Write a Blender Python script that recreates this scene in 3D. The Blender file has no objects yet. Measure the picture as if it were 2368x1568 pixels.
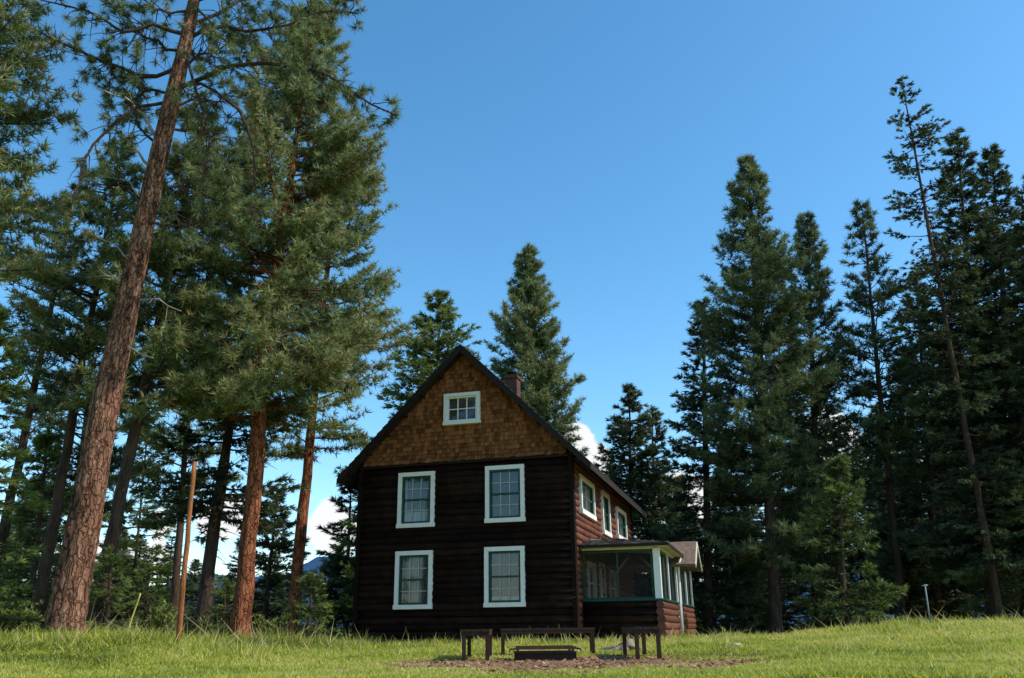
import bpy, math, random
import numpy as np
from mathutils import Matrix, Vector
random.seed(7)
S=bpy.context.scene
COL=S.collection
# ------------------------------------------------------------------ camera calibration
TH=math.radians(18.9); F=1960.0; ROLL=0.0115; EYE=0.5
cT,sT=math.cos(TH),math.sin(TH); cR,sR=math.cos(ROLL),math.sin(ROLL)
def ray(px,py):
    u=(px-1184)/F; v=(784-py)/F
    u,v=u*cR+v*sR,-u*sR+v*cR
    return (u,cT-v*sT,sT+v*cT)
def at(px,py,Y):
    w=ray(px,py); t=Y/w[1]
    return np.array((t*w[0],Y,EYE+t*w[2])),t
PHI=math.radians(15.8); HX,HY=1.57,24.0
ex=(math.cos(PHI),-math.sin(PHI)); ey=(math.sin(PHI),math.cos(PHI))
def front(px,py,ly=0.0):
    w=ray(px,py); t=(ly+HX*ey[0]+HY*ey[1])/(w[0]*ey[0]+w[1]*ey[1])
    x=t*w[0]-HX; y=t*w[1]-HY
    return x*ex[0]+y*ex[1], EYE+t*w[2]
def side(px,py,lx=0.0):
    w=ray(px,py); t=(lx+HX*ex[0]+HY*ex[1])/(w[0]*ex[0]+w[1]*ex[1])
    x=t*w[0]-HX; y=t*w[1]-HY
    return x*ey[0]+y*ey[1], EYE+t*w[2]
def sstep(a,b,x):
    t=np.clip((np.asarray(x,float)-a)/(b-a),0,1); return t*t*(3-2*t)
def patch(X,Y):
    return (np.sin(X*.9+1.3*np.sin(Y*.7))*np.sin(Y*.83+1.7*np.sin(X*.6))+.6*np.sin(X*2.3+Y*1.1)*np.sin(Y*2.1-X*.7)+.35*np.sin(X*5.1-Y*3.3)*np.sin(Y*4.7+X*2.2))/1.6
def hgt(X,Y):
    X=np.asarray(X,float);Y=np.asarray(Y,float)
    h=.09*sstep(13,22,Y)
    h=h+.40*np.exp(-((X-11.5)/4.0)**2-((Y-22)/7)**2)
    h=h+.42*np.exp(-((X+8.8)/2.6)**2-((Y-17)/4)**2)
    h=h+.03*patch(X,Y)*sstep(60,30,Y)
    return h-.15*sstep(40,90,Y)
def dirt(X,Y):
    d=np.sqrt(((X-.8)/3.6)**2+((Y-13.6)/3.4)**2)
    return sstep(1.2,.45,d+.42*patch(X*1.7,Y*1.9)+.12*patch(X*5,Y*5))
# ------------------------------------------------------------------ materials
def newmat(name,rough=.8,spec=.25):
    m=bpy.data.materials.new(name); m.use_nodes=True
    nt=m.node_tree; b=nt.nodes['Principled BSDF']
    b.inputs['Roughness'].default_value=rough
    b.inputs['Specular IOR Level'].default_value=spec
    return m,nt,b
def N(nt,t,**k):
    n=nt.nodes.new(t)
    for a,v in k.items(): setattr(n,a,v)
    return n
def ramp(nt,fac,stops):
    r=N(nt,'ShaderNodeValToRGB'); e=r.color_ramp.elements
    while len(e)<len(stops): e.new(.5)
    for q,(p,c) in zip(e,stops): q.position=p; q.color=(*c,1)
    nt.links.new(fac,r.inputs[0]); return r.outputs[0]
def coords(nt,mapscale=None,coord='Object'):
    tc=N(nt,'ShaderNodeTexCoord')
    if not mapscale: return tc.outputs[coord]
    mp=N(nt,'ShaderNodeMapping'); mp.inputs['Scale'].default_value=mapscale
    nt.links.new(tc.outputs[coord],mp.inputs[0]); return mp.outputs[0]
def noise(nt,scale,detail=6,rough=.6,mapscale=None,coord='Object'):
    n=N(nt,'ShaderNodeTexNoise')
    n.inputs['Scale'].default_value=scale; n.inputs['Detail'].default_value=detail; n.inputs['Roughness'].default_value=rough
    nt.links.new(coords(nt,mapscale,coord),n.inputs['Vector'])
    return n.outputs[0]
def bump(nt,b,h,st=.4,dist=.02):
    bp=N(nt,'ShaderNodeBump'); bp.inputs['Strength'].default_value=st; bp.inputs['Distance'].default_value=dist
    nt.links.new(h,bp.inputs['Height']); nt.links.new(bp.outputs[0],b.inputs['Normal'])
def mixc(nt,a,bc,f,mode='MIX'):
    m=N(nt,'ShaderNodeMix',data_type='RGBA',blend_type=mode)
    if isinstance(f,float): m.inputs[0].default_value=f
    else: nt.links.new(f,m.inputs[0])
    for s,i in ((a,6),(bc,7)):
        if isinstance(s,tuple): m.inputs[i].default_value=(*s,1)
        else: nt.links.new(s,m.inputs[i])
    return m.outputs[2]
def mth(nt,op,a,b=None,c=None):
    m=N(nt,'ShaderNodeMath',operation=op)
    for i,s in enumerate((a,b,c)):
        if s is None: continue
        if isinstance(s,(int,float)): m.inputs[i].default_value=s
        else: nt.links.new(s,m.inputs[i])
    return m.outputs[0]
def plain(name,c,rough=.7,var=.25,scale=6,mapscale=None,bst=.2,metal=0,island=0,spec=.25):
    m,nt,b=newmat(name,rough,spec)
    n=noise(nt,scale,6,.6,mapscale)
    lo=tuple(x*(1-var) for x in c); hi=tuple(min(1,x*(1+var)) for x in c)
    col=ramp(nt,n,[(.3,lo),(.7,hi)])
    if island:
        g=N(nt,'ShaderNodeNewGeometry')
        cc=ramp(nt,g.outputs['Random Per Island'],[(0,(1-island,)*3),(1,(1+island,)*3)])
        col=mixc(nt,col,cc,1.0,'MULTIPLY')
    nt.links.new(col,b.inputs['Base Color']); b.inputs['Metallic'].default_value=metal
    if bst: bump(nt,b,n,bst,.02)
    return m
def foliage(name,stops,trans=.25):
    m,nt,b=newmat(name,.6,.35)
    a=N(nt,'ShaderNodeAttribute',attribute_name='tint')
    col=ramp(nt,a.outputs['Fac'],stops)
    nt.links.new(col,b.inputs['Base Color'])
    t=N(nt,'ShaderNodeBsdfTranslucent'); nt.links.new(col,t.inputs['Color'])
    mx=N(nt,'ShaderNodeMixShader'); mx.inputs[0].default_value=trans
    nt.links.new(b.outputs[0],mx.inputs[1]); nt.links.new(t.outputs[0],mx.inputs[2])
    nt.links.new(mx.outputs[0],nt.nodes['Material Output'].inputs[0])
    return m
M={}
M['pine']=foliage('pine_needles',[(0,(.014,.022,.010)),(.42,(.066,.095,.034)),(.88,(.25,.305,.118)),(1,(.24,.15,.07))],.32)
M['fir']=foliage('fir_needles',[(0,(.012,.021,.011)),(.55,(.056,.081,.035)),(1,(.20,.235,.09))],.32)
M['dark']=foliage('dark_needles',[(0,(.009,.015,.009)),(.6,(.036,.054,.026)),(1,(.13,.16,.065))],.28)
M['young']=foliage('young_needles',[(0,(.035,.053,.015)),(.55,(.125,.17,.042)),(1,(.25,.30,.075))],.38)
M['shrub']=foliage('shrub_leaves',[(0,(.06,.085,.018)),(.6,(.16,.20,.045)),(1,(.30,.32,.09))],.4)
M['grass']=foliage('grass_blades',[(0,(.09,.12,.016)),(.5,(.38,.42,.05)),(.85,(.56,.51,.11)),(1,(.62,.50,.25))],.45)
def bark(name,d,l,s=1.0,hi=None,plates=0):
    m,nt,b=newmat(name,.9,.12)
    n1=noise(nt,5*s,8,.65,(1,1,.22)); n2=noise(nt,18*s,5,.65,(1,1,.35))
    h=mth(nt,'MULTIPLY_ADD',n2,.4,n1)
    if plates:
        v=N(nt,'ShaderNodeTexVoronoi',feature='DISTANCE_TO_EDGE'); v.inputs['Scale'].default_value=plates
        nn=N(nt,'ShaderNodeTexNoise'); nn.inputs['Scale'].default_value=7; nt.links.new(coords(nt),nn.inputs['Vector'])
        mpx=coords(nt,(1,1,.24)); va=N(nt,'ShaderNodeVectorMath',operation='MULTIPLY_ADD'); va.inputs[1].default_value=(.16,.16,.16)
        nt.links.new(nn.outputs['Color'],va.inputs[0]); nt.links.new(mpx,va.inputs[2]); nt.links.new(va.outputs[0],v.inputs['Vector'])
        e=N(nt,'ShaderNodeMapRange'); e.inputs[2].default_value=.14; e.inputs[3].default_value=-.22; e.inputs[4].default_value=.04; nt.links.new(v.outputs['Distance'],e.inputs[0])
        h=mth(nt,'ADD',h,e.outputs[0])
    st=[(.44,d),(.64,tuple((a+c)/2 for a,c in zip(d,l))),(.8,l)]
    if hi: st.append((.92,hi))
    nt.links.new(ramp(nt,h,st),b.inputs['Base Color'])
    bump(nt,b,h,1.0,.1); return m
M['bark_big']=bark('ponderosa_bark',(.030,.015,.010),(.26,.125,.075),1.3,(.42,.27,.20),plates=10)
M['bark_red']=bark('red_pine_bark',(.05,.018,.009),(.32,.11,.05),1.3,None,plates=11)
M['bark']=bark('dark_bark',(.014,.010,.008),(.085,.056,.04),1.3)
M['deadwood']=bark('dead_wood',(.13,.105,.085),(.40,.34,.28))
M['stumpwood']=bark('stump_wood',(.11,.08,.055),(.34,.27,.20),2)
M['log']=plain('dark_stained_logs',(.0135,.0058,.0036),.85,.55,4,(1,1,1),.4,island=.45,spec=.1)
M['logsunlit']=plain('sunlit_red_logs',(.115,.040,.022),.7,.4,3,(1,1,1),.3,island=.3,spec=.25)  # lit copy of the dark logs: sun on the side put into the colour
M['cornerboard']=plain('dark_corner_board',(.010,.005,.0036),.8,.3,4,spec=.1)
M['shingle']=plain('cedar_shingles',(.185,.069,.022),.85,.3,9,(1,1,.3),.3,island=.5,spec=.1)
M['roofdark']=plain('dark_roof_shakes',(.022,.015,.012),.85,.4,8,None,.5)
M['rooftrim']=plain('dark_rake_board',(.013,.0085,.0065),.7,.3,6)
M['shake']=plain('weathered_shakes',(.15,.10,.072),.85,.4,8,None,.5,island=.6)
M['white']=plain('white_paint',(.70,.67,.62),.55,.06,5,None,.05)
M['cream']=plain('cream_paint',(.62,.57,.48),.6,.08,5,None,.05)
M['green']=plain('green_paint',(.008,.050,.030),.5,.2,5,None,.05)
M['muntin']=plain('grey_muntin_paint',(.32,.34,.32),.55,.08,5,None,.05)
M['curtain_or_sheet']=plain('white_curtain',(.38,.38,.38),.9,.1,4,None,.1)
M['reflection_sheet']=plain('grey_reflection_sheet',(.075,.078,.08),.9,.4,2.5,None,.1)  # full-pane grey sheet, added to stand in for reflections in the glass
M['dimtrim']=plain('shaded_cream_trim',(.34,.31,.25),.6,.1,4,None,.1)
M['inside']=plain('dim_interior_boards',(.07,.05,.038),.9,.3,3)
M['concrete']=plain('grey_concrete',(.11,.10,.085),.9,.2,7)
M['rust']=plain('rusty_brown_steel',(.034,.016,.010),.7,.4,10,None,.2,metal=.15)
M['rail']=plain('rusty_rail_steel',(.060,.028,.017),.75,.4,14,None,.2)
M['soot']=plain('sooty_steel',(.020,.010,.008),.8,.4,10,None,.2)
M['metal']=plain('galvanised_pipe',(.17,.21,.21),.6,.12,8,None,.05,metal=.2)
M['pole']=bark('bare_orange_pole',(.13,.042,.014),(.34,.135,.052),1.2)
M['yellowstick']=plain('yellow_dead_stem',(.42,.33,.09),.8,.25,5)
M['stone']=plain('grey_stone',(.3,.26,.22),.9,.25,6)
M['chips']=plain('wood_chips',(.25,.135,.075),.9,.3,9,None,.1,island=.6)
m,nt,b=newmat('chimney_brick',.85)
tc=N(nt,'ShaderNodeTexCoord'); mp=N(nt,'ShaderNodeMapping'); mp.inputs['Rotation'].default_value=(math.pi/2,0,0)
br=N(nt,'ShaderNodeTexBrick'); br.inputs['Color1'].default_value=(.11,.035,.024,1); br.inputs['Color2'].default_value=(.06,.022,.016,1); br.inputs['Mortar'].default_value=(.13,.11,.10,1)
br.inputs['Scale'].default_value=5; br.inputs['Brick Width'].default_value=.9; br.inputs['Row Height'].default_value=.36; br.inputs['Mortar Size'].default_value=.03
nt.links.new(tc.outputs['Object'],mp.inputs[0]); nt.links.new(mp.outputs[0],br.inputs['Vector']); nt.links.new(br.outputs[0],b.inputs['Base Color']); M['brick']=m
m=bpy.data.materials.new('window_glass'); m.use_nodes=True; nt=m.node_tree; nt.nodes.remove(nt.nodes['Principled BSDF'])
tr=N(nt,'ShaderNodeBsdfTransparent'); tr.inputs[0].default_value=(.8,.85,.85,1); gl=N(nt,'ShaderNodeBsdfGlossy'); gl.inputs['Roughness'].default_value=.06; gl.inputs['Color'].default_value=(.9,.93,.95,1)
mx=N(nt,'ShaderNodeMixShader'); mx.inputs[0].default_value=.07
nt.links.new(tr.outputs[0],mx.inputs[1]); nt.links.new(gl.outputs[0],mx.inputs[2]); nt.links.new(mx.outputs[0],nt.nodes['Material Output'].inputs[0]); M['glass']=m
m=bpy.data.materials.new('insect_screen'); m.use_nodes=True; nt=m.node_tree; b=nt.nodes['Principled BSDF']; b.inputs['Base Color'].default_value=(.035,.032,.028,1); b.inputs['Roughness'].default_value=.7
tr=N(nt,'ShaderNodeBsdfTransparent'); mx=N(nt,'ShaderNodeMixShader'); mx.inputs[0].default_value=.24
nt.links.new(tr.outputs[0],mx.inputs[1]); nt.links.new(b.outputs[0],mx.inputs[2]); nt.links.new(mx.outputs[0],nt.nodes['Material Output'].inputs[0]); M['screen']=m
m,nt,b=newmat('meadow_ground',.95,.1)
n1=noise(nt,1.1,8,.7); n2=noise(nt,9,6,.7)
g1=ramp(nt,n1,[(.3,(.13,.16,.022)),(.55,(.28,.30,.05)),(.75,(.36,.31,.09))])
d1=ramp(nt,n2,[(.3,(.13,.065,.036)),(.55,(.26,.15,.085)),(.75,(.36,.24,.15))])
a=N(nt,'ShaderNodeAttribute',attribute_name='dirt')
nt.links.new(mixc(nt,g1,d1,a.outputs['Fac']),b.inputs['Base Color']); bump(nt,b,n2,.8,.05); M['ground']=m
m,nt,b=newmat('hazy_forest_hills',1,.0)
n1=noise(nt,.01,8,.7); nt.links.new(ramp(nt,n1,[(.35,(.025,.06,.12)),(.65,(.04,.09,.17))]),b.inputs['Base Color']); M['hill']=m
# ------------------------------------------------------------------ mesh helpers
def link(o,parent=None):
    COL.objects.link(o)
    if parent: o.parent=parent
    return o
def tag(o,label,cat,group=None,kind=None):
    o['label']=label; o['category']=cat
    if group:o['group']=group
    if kind:o['kind']=kind
    return o
def empty(name,loc,label,cat,group=None,rz=0):
    o=bpy.data.objects.new(name,None); o.empty_display_size=.3; COL.objects.link(o)
    o.location=loc; o.rotation_euler=(0,0,rz); return tag(o,label,cat,group)
def mesh_np(name,V,Fc,mat,parent=None,smooth=False,attrs=None):
    V=np.ascontiguousarray(V,dtype=np.float32).reshape(-1,3); Fc=np.ascontiguousarray(Fc,dtype=np.int32); k=Fc.shape[1]; nf=len(Fc)
    me=bpy.data.meshes.new(name); me.vertices.add(len(V)); me.vertices.foreach_set('co',V.ravel())
    me.loops.add(nf*k); me.loops.foreach_set('vertex_index',Fc.ravel())
    me.polygons.add(nf); me.polygons.foreach_set('loop_start',np.arange(0,nf*k,k,dtype=np.int32))
    me.update(calc_edges=True)
    if smooth: me.polygons.foreach_set('use_smooth',np.ones(nf,dtype=bool))
    if attrs:
        for an,av in attrs.items():
            at_=me.attributes.new(an,'FLOAT','POINT'); at_.data.foreach_set('value',np.ascontiguousarray(av,dtype=np.float32).ravel())
    me.materials.append(mat)
    return link(bpy.data.objects.new(name,me),parent)
class MB:
    def __init__(s): s.v=[];s.f=[];s.sm=[]
    def add(s,vs,fs,sm=False):
        o=len(s.v); s.v+= [tuple(map(float,p)) for p in vs]
        for f in fs: s.f.append([i+o for i in f]); s.sm.append(sm)
    def boxp(s,P,a0,a1,o0,o1,z0,z1):
        vs=[P(a,o,z) for z in (z0,z1) for o in (o0,o1) for a in (a0,a1)]
        s.add(vs,[(0,1,3,2),(4,6,7,5),(0,4,5,1),(2,3,7,6),(0,2,6,4),(1,5,7,3)])
    def box(s,x0,x1,y0,y1,z0,z1): s.boxp(lambda a,o,z:(a,o,z),x0,x1,y0,y1,z0,z1)
    def prism(s,poly,ext):
        n=len(poly); vs=list(poly)+[tuple(p[i]+ext[i] for i in range(3)) for p in poly]
        s.add(vs,[tuple(range(n)),tuple(range(2*n-1,n-1,-1))]+[(i,(i+1)%n,n+(i+1)%n,n+i) for i in range(n)])
    def tube(s,pts,rad,n=8,caps=True,wob=0):
        pts=[Vector(p) for p in pts]; k=len(pts)
        d=(pts[-1]-pts[0]).normalized(); up=Vector((0,0,1)) if abs(d.z)<.8 else Vector((1,0,0))
        a=d.cross(up).normalized(); b=d.cross(a).normalized()
        vs=[]
        for i,p in enumerate(pts):
            for j in range(n):
                an=2*math.pi*j/n; r=rad[i]*(1+random.uniform(-wob,wob))
                vs.append(p+a*math.cos(an)*r+b*math.sin(an)*r)
        fs=[(i*n+j,i*n+(j+1)%n,(i+1)*n+(j+1)%n,(i+1)*n+j) for i in range(k-1) for j in range(n)]
        o=len(s.v); s.add(vs,fs,True)
        if caps:
            s.f.append([o+j for j in range(n)][::-1]); s.sm.append(False)
            s.f.append([o+(k-1)*n+j for j in range(n)]); s.sm.append(False)
    def build(s,name,mat,parent=None):
        me=bpy.data.meshes.new(name); me.from_pydata(s.v,[],s.f); me.update()
        me.polygons.foreach_set('use_smooth',s.sm); me.materials.append(mat)
        return link(bpy.data.objects.new(name,me),parent)
def tubes(P,R,n):
    B,K,_=P.shape
    d=P[:,-1]-P[:,0]; d/=np.linalg.norm(d,axis=1,keepdims=True)+1e-9
    up=np.tile([.13,.07,1.],(B,1)); up[np.abs(d[:,2])>.85]=(1,.1,0)
    a=np.cross(d,up); a/=np.linalg.norm(a,axis=1,keepdims=True); b=np.cross(d,a)
    an=2*np.pi*np.arange(n)/n
    ring=np.cos(an)[None,:,None]*a[:,None]+np.sin(an)[None,:,None]*b[:,None]
    V=P[:,:,None]+R[:,:,None,None]*ring[:,None]
    idx=np.arange(B*K*n).reshape(B,K,n)
    q=np.stack([idx[:,:-1],np.roll(idx,-1,2)[:,:-1],np.roll(idx,-1,2)[:,1:],idx[:,1:]],-1).reshape(-1,4)
    return V.reshape(-1,3),q
def cat(*ps):
    V=[];Q=[];o=0
    for v,q in ps: V.append(v);Q.append(q+o);o+=len(v)
    return np.concatenate(V),np.concatenate(Q)
def unit(a): return a/(np.linalg.norm(a,axis=-1,keepdims=True)+1e-9)
def needles(P,D,Sz,tint,m,spread,wr,flat,rng):
    n=len(P)
    R=unit(rng.normal(size=(n,m,3)))
    d=D[:,None]+spread*R; d[...,2]*=flat; d=unit(d)
    L=Sz[:,None]*rng.uniform(.6,1.1,(n,m)); w=L*wr
    sd=unit(np.cross(d,unit(rng.normal(size=(n,m,3)))))
    base=P[:,None]+d*(L*.06)[...,None]
    V=np.stack([base-sd*(w/2)[...,None],base+sd*(w/2)[...,None],P[:,None]+d*L[...,None]],2)
    T=np.clip(tint[:,None]+rng.normal(0,.08,(n,m)),0,1)
    return V.reshape(-1,3),np.arange(n*m*3).reshape(-1,3),np.repeat(T.ravel(),3)
# ------------------------------------------------------------------ conifers
def conifer(root,kind,H,zb,R,top,bend,r0,dens,mat,barkm,rng,tw=7.,ts=None,m=12,tint0=.5,gap=.18,deadlow=6,droop=0.,wr=None):
    def trunk(z):
        t=np.asarray(z)/H
        x=top[0]*t+bend*np.sin(np.pi*np.clip(t,0,1)); y=top[1]*t
        return np.stack([x,y,np.asarray(z)+0*t],-1)
    zs=np.linspace(0,H,18); zs=H*(zs/H)**1.15; tt=zs/H
    pts=trunk(zs); rad=r0*(1-tt)**.75*(1+.3*np.exp(-zs/(.2+r0)))+.012
    pts[1:-1,:2]+=rng.normal(0,.01+.03*r0,(16,2))
    V0,q0=tubes(pts[None],rad[None],14)
    rs=1+.06*rng.normal(size=(18,14)); ctr=np.repeat(pts,14,0); V0=ctr+(V0-ctr)*rs.reshape(-1,1)
    nb=int((H-zb)*dens)
    z=zb+(H-zb)*np.sort(rng.uniform(0,1,nb))**.95; t=(z-zb)/(H-zb)
    az=np.arange(nb)*2.39996+rng.normal(0,.5,nb)
    ph=rng.uniform(0,6,2); clump=.5+.5*np.sin(az*2+z*1.1+ph[0])*np.sin(z*2.3+az+ph[1])
    if kind=='pine':
        prof=np.minimum(1,1.75*(1-t))**.75*(.62+.38*np.minimum(1,t*4+.35))
        L=R*prof*(.42+.62*clump+rng.uniform(0,.28,nb))+.2
        el=-.10+.75*t+rng.normal(0,.16,nb); cv=.22+rng.normal(0,.08,nb)
        ts=ts or .25; spread=1.25; flat=.95; wr=wr or .14
    elif kind=='spire':
        prof=np.minimum(1,(1-t)/.28)**.75*(.8+.2*t)
        L=R*prof*(.5+.35*clump+rng.uniform(0,.5,nb))+.14
        el=-.30+.55*t+rng.normal(0,.14,nb)-droop; cv=.20+rng.normal(0,.06,nb)
        ts=ts or .24; spread=.66; flat=.75; wr=wr or .22
    else:
        prof=(1-t)**.78*(.8+.2*np.minimum(1,t*6))
        L=R*prof*(.66+.34*clump+rng.uniform(0,.32,nb))+.14
        el=-.34+.75*t+rng.normal(0,.1,nb)-droop; cv=.14+rng.normal(0,.06,nb)
        ts=ts or .24; spread=.8; flat=.66; wr=wr or .19
    keep=rng.uniform(0,1,nb)>gap*(.3+1.4*(1-clump)); z,t,az,L,el,cv,clump=[a[keep] for a in (z,t,az,L,el,cv,clump)]; nb=len(z)
    hd=np.stack([np.cos(az),np.sin(az),0*az],-1)
    o=trunk(z)
    def bpos(i,s):
        return o[i]+hd[i]*(L[i]*s*np.cos(el[i]))[:,None]+np.stack([0*s,0*s,L[i]*(s*np.sin(el[i])+cv[i]*s*s)],-1)
    ii=np.arange(nb); ss=np.linspace(0,1,5)
    P=np.stack([bpos(ii,np.full(nb,s)) for s in ss],1)
    br=(.010+.014*L)[:,None]*(1-.85*ss)[None]
    parts=[(V0,q0),tubes(P,br,4)]
    if deadlow:
        nd=deadlow; zd=rng.uniform(max(.2,zb*.35),zb+.15*(H-zb),nd); ad=rng.uniform(0,6.28,nd); Ld=rng.uniform(.25,.8,nd)*R*.7
        od=trunk(zd); Pd=np.stack([od+np.stack([np.cos(ad)*Ld*s,np.sin(ad)*Ld*s,Ld*(-.15*s-.25*s*s)+rng.normal(0,.03,nd)*s],-1) for s in ss],1)
        parts.append(tubes(Pd,(.018*np.ones(nd))[:,None]*(1-.85*ss)[None],4))
    mesh_np('trunk',*cat(*parts),barkm,root,True)
    cnt=np.maximum(3,(L*tw).astype(int)); bi=np.repeat(ii,cnt); nt_=len(bi)
    s=rng.uniform(.2 if kind=='pine' else .1,1.02,nt_)
    p0=bpos(bi,s); p1=bpos(bi,s+.05); bd=unit(p1-p0)
    sg=np.where(rng.uniform(size=nt_)<.5,-1,1); ang=sg*rng.uniform(.35,1.15,nt_)*np.where(s>.93,.3,1)
    perp=np.stack([-hd[bi][:,1],hd[bi][:,0],0*s],-1)
    td=bd*np.cos(ang)[:,None]+perp*np.sin(ang)[:,None]; td[:,2]+=rng.normal(.08 if kind=='pine' else -.05,.2,nt_); td=unit(td)
    tl=L[bi]*rng.uniform(.18,.42,nt_)*(1.15-.75*s)+.10
    nk=3
    ks=np.array([.25,.65,1.0])[None]+rng.normal(0,.08,(nt_,nk))
    TP=(p0[:,None]+td[:,None]*(tl[:,None]*ks)[...,None]).reshape(-1,3); TD=np.repeat(td,nk,0)
    if kind=='pine': TD=unit(TD*.8+np.array([0,0,.35]))
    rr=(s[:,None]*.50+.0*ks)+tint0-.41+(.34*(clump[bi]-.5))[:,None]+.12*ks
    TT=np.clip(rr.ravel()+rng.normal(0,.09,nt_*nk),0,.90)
    TS=ts*rng.uniform(.75,1.2,nt_*nk)
    lead=18; zl=H-rng.uniform(-.12,1,lead)*min(1.2,H*.08)
    TP=np.concatenate([TP,trunk(zl)]); TD=np.concatenate([TD,unit(rng.normal(0,.4,(lead,3))+np.array([0,0,1]))]); TS=np.concatenate([TS,np.full(lead,ts)]); TT=np.concatenate([TT,np.full(lead,tint0+.1)])
    if kind=='pine': TT[rng.uniform(size=len(TT))<.008]=1.0
    V,f,tn=needles(TP,TD,TS,TT,m,spread,wr,flat,rng)
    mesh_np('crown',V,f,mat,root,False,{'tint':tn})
def tree(i,kind,bx,tp,Y,cb,hw,r0,label,name='pine_tree',group=None,dens=13,mat=None,barkm=None,bend=0,dy=0,by=1460,**k):
    rng=np.random.default_rng(100+i)
    b,_=at(bx,by,Y); b[2]=float(hgt(b[0],Y))-.12
    T,dp=at(tp[0],tp[1],Y); H=T[2]-b[2]
    zc,dp2=at((bx+tp[0])/2,cb,Y); zb=max(.25,zc[2]-b[2])
    R=hw*(dp+dp2)/2/F
    root=empty(name,tuple(b),label,'tree',group)
    conifer(root,kind,H,min(zb,H*.8),R,(T[0]-b[0],dy),bend,r0,dens,M[mat or ('pine' if kind=='pine' else 'fir')],M[barkm or 'bark'],rng,**k)
    return root
def copy_tree(o,loc,scale,rz,label,group):
    c=o.copy(); COL.objects.link(c); c.location=loc; c.scale=scale; c.rotation_euler=(0,0,rz); tag(c,label,'tree',group)
    for ch in o.children:
        d=ch.copy(); COL.objects.link(d); d.parent=c
    return c
# --- left group
tree(1,'pine',557,(735,28),22,985,200,.22,'tall dense pine with reddish trunk, its crown the fullest left of the house',barkm='bark_red',dens=20,bend=-.25,tw=9.5,m=18,tint0=.72,gap=.14,ts=.24)
tree(2,'pine',672,(785,330),27,1060,152,.19,'pine with slim reddish trunk just left of the log house, behind the dense pine',barkm='bark_red',dens=16,tw=8,m=16,tint0=.68)
tree(3,'fir',462,(585,600),24.5,1230,160,.2,'dark fir with drooping limbs between the bare pole and the red pine trunk',name='fir_tree',mat='dark',dens=14,tw=8,tint0=.65)
tree(4,'pine',208,(474,240),21,1000,135,.17,'pine with dark leaning trunk right behind the big leaning ponderosa',dens=16,tint0=.66,tw=8.5,m=16,gap=.2,ts=.24)
tree(5,'pine',75,(285,335),22,960,125,.15,'slender pine with dark leaning trunk left of the big ponderosa trunk',dens=14,tint0=.62,tw=8,m=16,gap=.2,ts=.24)
tree(6,'pine',-40,(175,440),26,960,112,.16,'dark pine leaning right, second from the left edge behind the others',mat='fir',dens=14,tint0=.6)
tree(7,'pine',-190,(-60,-330),17,660,195,.3,'big sunlit pine whose crown fills the upper left corner',dens=18,tint0=.70,tw=9,m=18,ts=.23)
tree(8,'fir',-45,(0,735),17,1420,100,.1,'pale green young fir at the far left edge',name='fir_tree',mat='young',dens=18,tint0=.62,ts=.2)
tree(9,'fir',300,(345,950),42,1400,115,.08,'thin feathery pale conifer seen between the ponderosa trunk and the bare pole',name='fir_tree',mat='young',dens=11,gap=.2,tw=6,ts=.3)
tree(10,'fir',800,(812,1090),40,1450,75,.12,'small dark fir tight against the left side of the log house',name='fir_tree',mat='fir',dens=14,ts=.3)
tree(11,'pine',772,(785,1270),41,1465,60,.07,'bushy low young pine at the left corner of the log house',dens=18,tint0=.6,ts=.3)
tree(12,'fir',610,(640,1140),40,1440,95,.12,'mid sized dark fir behind the red pine trunks',name='fir_tree',mat='fir',dens=14,ts=.3)
tree(28,'pine',140,(225,740),34,1250,125,.16,'shaded pine filling the gap behind the big ponderosa trunk, its trunk hidden',mat='fir',dens=13,ts=.31,tint0=.58)
tree(29,'pine',400,(455,690),34,1150,125,.16,'shaded pine behind the bare pole, between the fir and the ponderosa',mat='pine',dens=13,ts=.31,tint0=.55)
tree(30,'fir',70,(110,1010),24,1430,95,.1,'bushy young fir with pale tips at the left, beside the slender leaning trunk',name='fir_tree',mat='young',dens=16,tint0=.52)
tree(31,'fir',335,(345,1310),21.5,1455,42,.05,'light green fir sapling left of the bare pole',name='fir_tree',mat='young',dens=26,tint0=.6,ts=.15,deadlow=0)
tree(32,'fir',520,(522,1345),23.2,1460,36,.05,'light green fir sapling just left of the red pine trunk foot',name='fir_tree',mat='young',dens=28,tint0=.55,ts=.15,deadlow=0)
tree(33,'fir',245,(258,1290),20.5,1450,42,.05,'light green fir sapling right beside the big ponderosa base',name='fir_tree',mat='young',dens=26,tint0=.55,ts=.15,deadlow=0)
tree(34,'fir',712,(722,1330),24,1460,40,.05,'light green fir sapling right of the slim reddish trunk',name='fir_tree',mat='young',dens=26,tint0=.5,ts=.16,deadlow=0)
# --- centre
tree(13,'fir',1000,(1017,680),40,1440,235,.2,'fir rising behind the left roof slope of the log house',name='fir_tree',mat='young',dens=19,tint0=.58,tw=7,ts=.31,gap=.06)
tree(14,'pine',1240,(1222,580),42,1440,122,.24,'tall pine rising behind the chimney of the log house',dens=17,tint0=.66,ts=.32,tw=7.5,m=15,gap=.1)
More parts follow.
